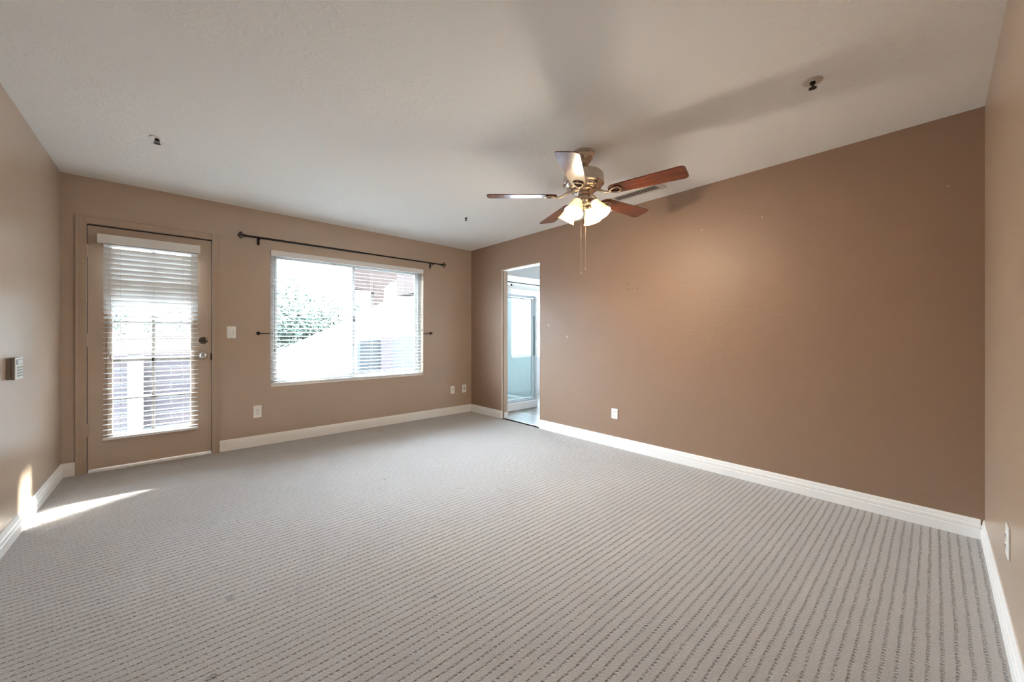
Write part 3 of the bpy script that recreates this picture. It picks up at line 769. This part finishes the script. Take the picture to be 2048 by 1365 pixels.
for (a, b_, c_, d_) in ((BWX0, BWX0+0.03, BWZ0, BWZ1), (BWX1-0.03, BWX1, BWZ0, BWZ1), (BWX0+0.03, BWX1-0.03, BWZ0, BWZ0+0.03), (BWX0+0.03, BWX1-0.03, BWZ1-0.03, BWZ1)):
    rbox(bm, a, b_, BY1+0.06, BY1+0.10, c_, d_, 0.003)
part('window_frame', bm, M_vinyl, bw)
bm = B(); box(bm, BWX0+0.03, BWX1-0.03, BY1+0.078, BY1+0.082, BWZ0+0.03, BWZ1-0.03); part('frosted_pane', bm, M_frost, bw)
# soffit above the shower
bm = B(); box(bm, XR2, BX1, 4.30, 4.42, 2.045, 2.44); struct(link('trim_8', bm, M_bath))
# shower
sh = thing('shower_enclosure', 'glass shower enclosure with silver frame and white curb in the bathroom', 'shower', (4.0, 4.26, 0.0))
bm = B(); rbox(bm, XR2+0.006, 4.34, 4.22, 4.34, 0.0, 0.121, 0.010, 3); rbox(bm, 4.24, 4.34, 4.34, BY1-0.002, 0.0, 0.121, 0.010, 3); box(bm, XR2+0.006, 4.25, 4.33, BY1-0.002, 0.0, 0.05)
part('shower_curb', bm, M_tub, sh)
SY0, SY1 = 4.243, 4.268
bm = B()
rbox(bm, XR2+0.008, 4.32, SY0-0.004, SY1+0.004, 1.720, 1.762, 0.003); rbox(bm, XR2+0.008, 4.32, SY0-0.004, SY1+0.004, 0.121, 0.146, 0.003)
rbox(bm, 4.290, 4.335, SY0-0.006, SY1+0.010, 0.121, 1.762, 0.004)
part('shower_frame', bm, M_alu, sh)
bm = B()
for (a, b_, c_, d_) in ((XR2+0.012, XR2+0.040, 0.150, 1.716), (4.225, 4.262, 0.150, 1.716), (XR2+0.04, 4.225, 0.150, 0.172), (XR2+0.04, 4.225, 1.694, 1.716)):
    rbox(bm, a, b_, SY0+0.002, SY1-0.002, c_, d_, 0.003)
dd = part('door_frame', bm, M_alu, sh)
bm = B(); rbox(bm, 4.268, 4.276, SY0-0.014, SY0+0.004, 0.82, 1.45, 0.002)
o = sub('door_handle', bm, M_dmetal, dd)
bm = B(); box(bm, XR2+0.04, 4.225, SY0+0.010, SY0+0.014, 0.172, 1.694); part('door_glass', bm, M_shglass, sh)
bm = B(); box(bm, 4.308, 4.312, SY1+0.012, BY1-0.004, 0.125, 1.72); part('side_glass', bm, M_shglass, sh)
# pale lining of the shower recess below the window, rod with bracket
bm = B(); box(bm, XR2+0.005, BWX0+0.0, BY1-0.010, BY1, 0.10, 1.955); box(bm, BWX0, BX1-0.002, BY1-0.010, BY1, 0.10, BWZ0-0.005)
tag(link('shower_wall_panel', bm, M_tub), 'pale blue white wall panel behind the shower glass, below the frosted window', 'wall panel')
rd = thing('shower_curtain_rod', 'thin dark curtain rod across the bathroom above the shower frame', 'curtain rod', (4.4, 4.30, 1.94))
bm = B(); tube(bm, [(XR2+0.005, 4.19, 1.928), (BX1-0.001, 4.19, 1.924)], 0.0075, 10); part('rod', bm, M_black, rd)
bm = B(); rbox(bm, 3.742, 3.758, 4.180, 4.200, 1.872, 1.902, 0.002); part('rod_clip', bm, M_black, rd)
vl = B(); rbox(vl, XR2+0.01, BX1-0.01, BY1-0.075, BY1-0.015, 1.965, 2.035, 0.004)
tag(link('roller_shade', vl, mat('shade_fabric', (0.52, 0.50, 0.46), 0.7)), 'rolled beige shade across the top of the frosted bathroom window', 'shade')

# ------------------------------------------------------------------ outdoors
bm = B(); box(bm, -14, 22, YB+WT, 40, -0.25, -0.08); struct(link('ground', bm, M_pave))
# wall added to block the sun, except through the tall slot below the beam
bm = B()
box(bm, XR2-0.10, XR2+0.15, BY1+WT, 5.86, -0.08, 3.6)
box(bm, XR2-0.10, XR2+0.15, 5.86, 6.22, 2.23, 3.6)
box(bm, XR2-0.10, XR2+0.15, 6.22, 6.40, -0.08, 3.6)
box(bm, XR2-0.10, XR2+0.15, 6.40, 7.2, 1.93, 3.6)
struct(link('wall_sun_blocker', bm, M_stP))
bm = B(); box(bm, XL-3, BX1+1, YB+WT+0.001, YB+WT+0.005, 2.45, 5.0); struct(link('wall_facade', bm, M_stW))
# sloping sunlit parapet of the outdoor stair
def slab_xz(poly, y0, y1):
    bm = B(); prism(bm, poly, y0, y1, lambda a, b_, h: Vector((a, h, b_))); return bm
ox = 8.0
bm = slab_xz([(1.20, 0.68), (1.66, 0.93), (2.74, 1.45), (3.28, 1.78), (4.3, 2.35), (6.5, 3.6), (6.5, 1.6), (4.2, 1.15), (3.1, 1.10), (2.95, -0.08), (1.20, -0.08)], 8.0, 8.25)
struct(link('stair_parapet', bm, M_stW))
# gallery post with flared head and beam
bm = slab_xz([(3.235, 1.70), (3.235, 2.08), (2.83, 2.10), (2.83, 2.75), (5.5, 2.75), (5.5, 2.42), (3.95, 2.40), (3.62, 2.33), (3.47, 2.17), (3.44, 1.90), (3.44, 1.78)], 8.02, 8.22)
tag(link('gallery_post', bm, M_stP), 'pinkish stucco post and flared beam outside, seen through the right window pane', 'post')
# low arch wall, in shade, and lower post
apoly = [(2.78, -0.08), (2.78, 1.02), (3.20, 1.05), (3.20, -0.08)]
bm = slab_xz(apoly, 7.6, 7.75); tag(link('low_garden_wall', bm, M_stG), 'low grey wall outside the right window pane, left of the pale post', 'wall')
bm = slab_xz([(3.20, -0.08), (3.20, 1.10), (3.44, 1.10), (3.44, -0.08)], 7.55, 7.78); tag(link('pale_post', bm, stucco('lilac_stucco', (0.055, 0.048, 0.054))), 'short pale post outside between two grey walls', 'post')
arch = [(3.44, -0.08)]
for k in range(13):
    a = PI-PI*k/12; arch.append((3.78+0.34*math.cos(a), 0.86+0.30*math.sin(a)))
arch.append((4.12, -0.08))
bm = slab_xz(arch, 7.62, 7.78); tag(link('arched_panel', bm, mat('blue_grey_panel', (0.018, 0.023, 0.031), 0.5)), 'blue grey round-topped panel outside at the lower right of the window', 'panel')

# beyond the door: block wall, bright column, railing
bm = B(); box(bm, -3.2, 0.95, 7.0, 7.18, -0.08, 0.88); struct(link('garden_block_wall', bm, M_brick))
bm = B(); box(bm, -0.41, -0.27, 6.80, 6.95, -0.08, 1.60)
tag(link('slim_column', bm, M_stW), 'slim white column outside, seen through the left door panes', 'column')
rl = thing('patio_railing', 'pink brown two-rail fence outside the patio door', 'railing', (-0.8, 6.7, -0.08))
for z in (1.11, 0.925):
    bm = B(); rbox(bm, -3.2, 0.95, 6.72, 6.78, z-0.026, z+0.026, 0.004); part('rail', bm, M_railp, rl)
for x in (-2.6, -1.7, -0.8, 0.32, 0.90):
    bm = B(); rbox(bm, x-0.02, x+0.02, 6.73, 6.77, -0.08, 1.14, 0.003); part('post', bm, M_railp, rl)

def tree(x, y, zc, rad, hz, m, label, seed, leaves=9000, trunk=True):
    rnd = random.Random(seed)
    t_ = thing('tree', label, 'tree', (x, y, -0.08), 'trees behind the garden')
    bm = B()
    blobs = [(Vector((x+rnd.uniform(-.6, .6)*rad, y+rnd.uniform(-.4, .4)*rad, zc+rnd.uniform(-.55, .55)*hz)), rnd.uniform(.35, .6)*rad) for _ in range(16)]
    for i in range(leaves):
        c, r = blobs[rnd.randrange(len(blobs))]
        d = Vector((rnd.gauss(0, 1), rnd.gauss(0, 1), rnd.gauss(0, 1))).normalized()
        p_ = c+d*r*rnd.uniform(.75, 1.05); s_ = rnd.uniform(.03, .065)
        u = Vector((rnd.gauss(0, 1), rnd.gauss(0, 1), rnd.gauss(0, 1))).normalized(); v = u.orthogonal().normalized()
        q = [p_+u*s_, p_+v*s_*.5, p_-u*s_, p_-v*s_*.5]
        bm.faces.new([bm.verts.new(w) for w in q])
    part('foliage', bm, m, t_)
    bm = B(); tube(bm, [(x, y, -0.1), (x+.1, y, zc*.5), (x, y, zc)], [.13, .1, .05], 8); part('trunk', bm, M_bark, t_)
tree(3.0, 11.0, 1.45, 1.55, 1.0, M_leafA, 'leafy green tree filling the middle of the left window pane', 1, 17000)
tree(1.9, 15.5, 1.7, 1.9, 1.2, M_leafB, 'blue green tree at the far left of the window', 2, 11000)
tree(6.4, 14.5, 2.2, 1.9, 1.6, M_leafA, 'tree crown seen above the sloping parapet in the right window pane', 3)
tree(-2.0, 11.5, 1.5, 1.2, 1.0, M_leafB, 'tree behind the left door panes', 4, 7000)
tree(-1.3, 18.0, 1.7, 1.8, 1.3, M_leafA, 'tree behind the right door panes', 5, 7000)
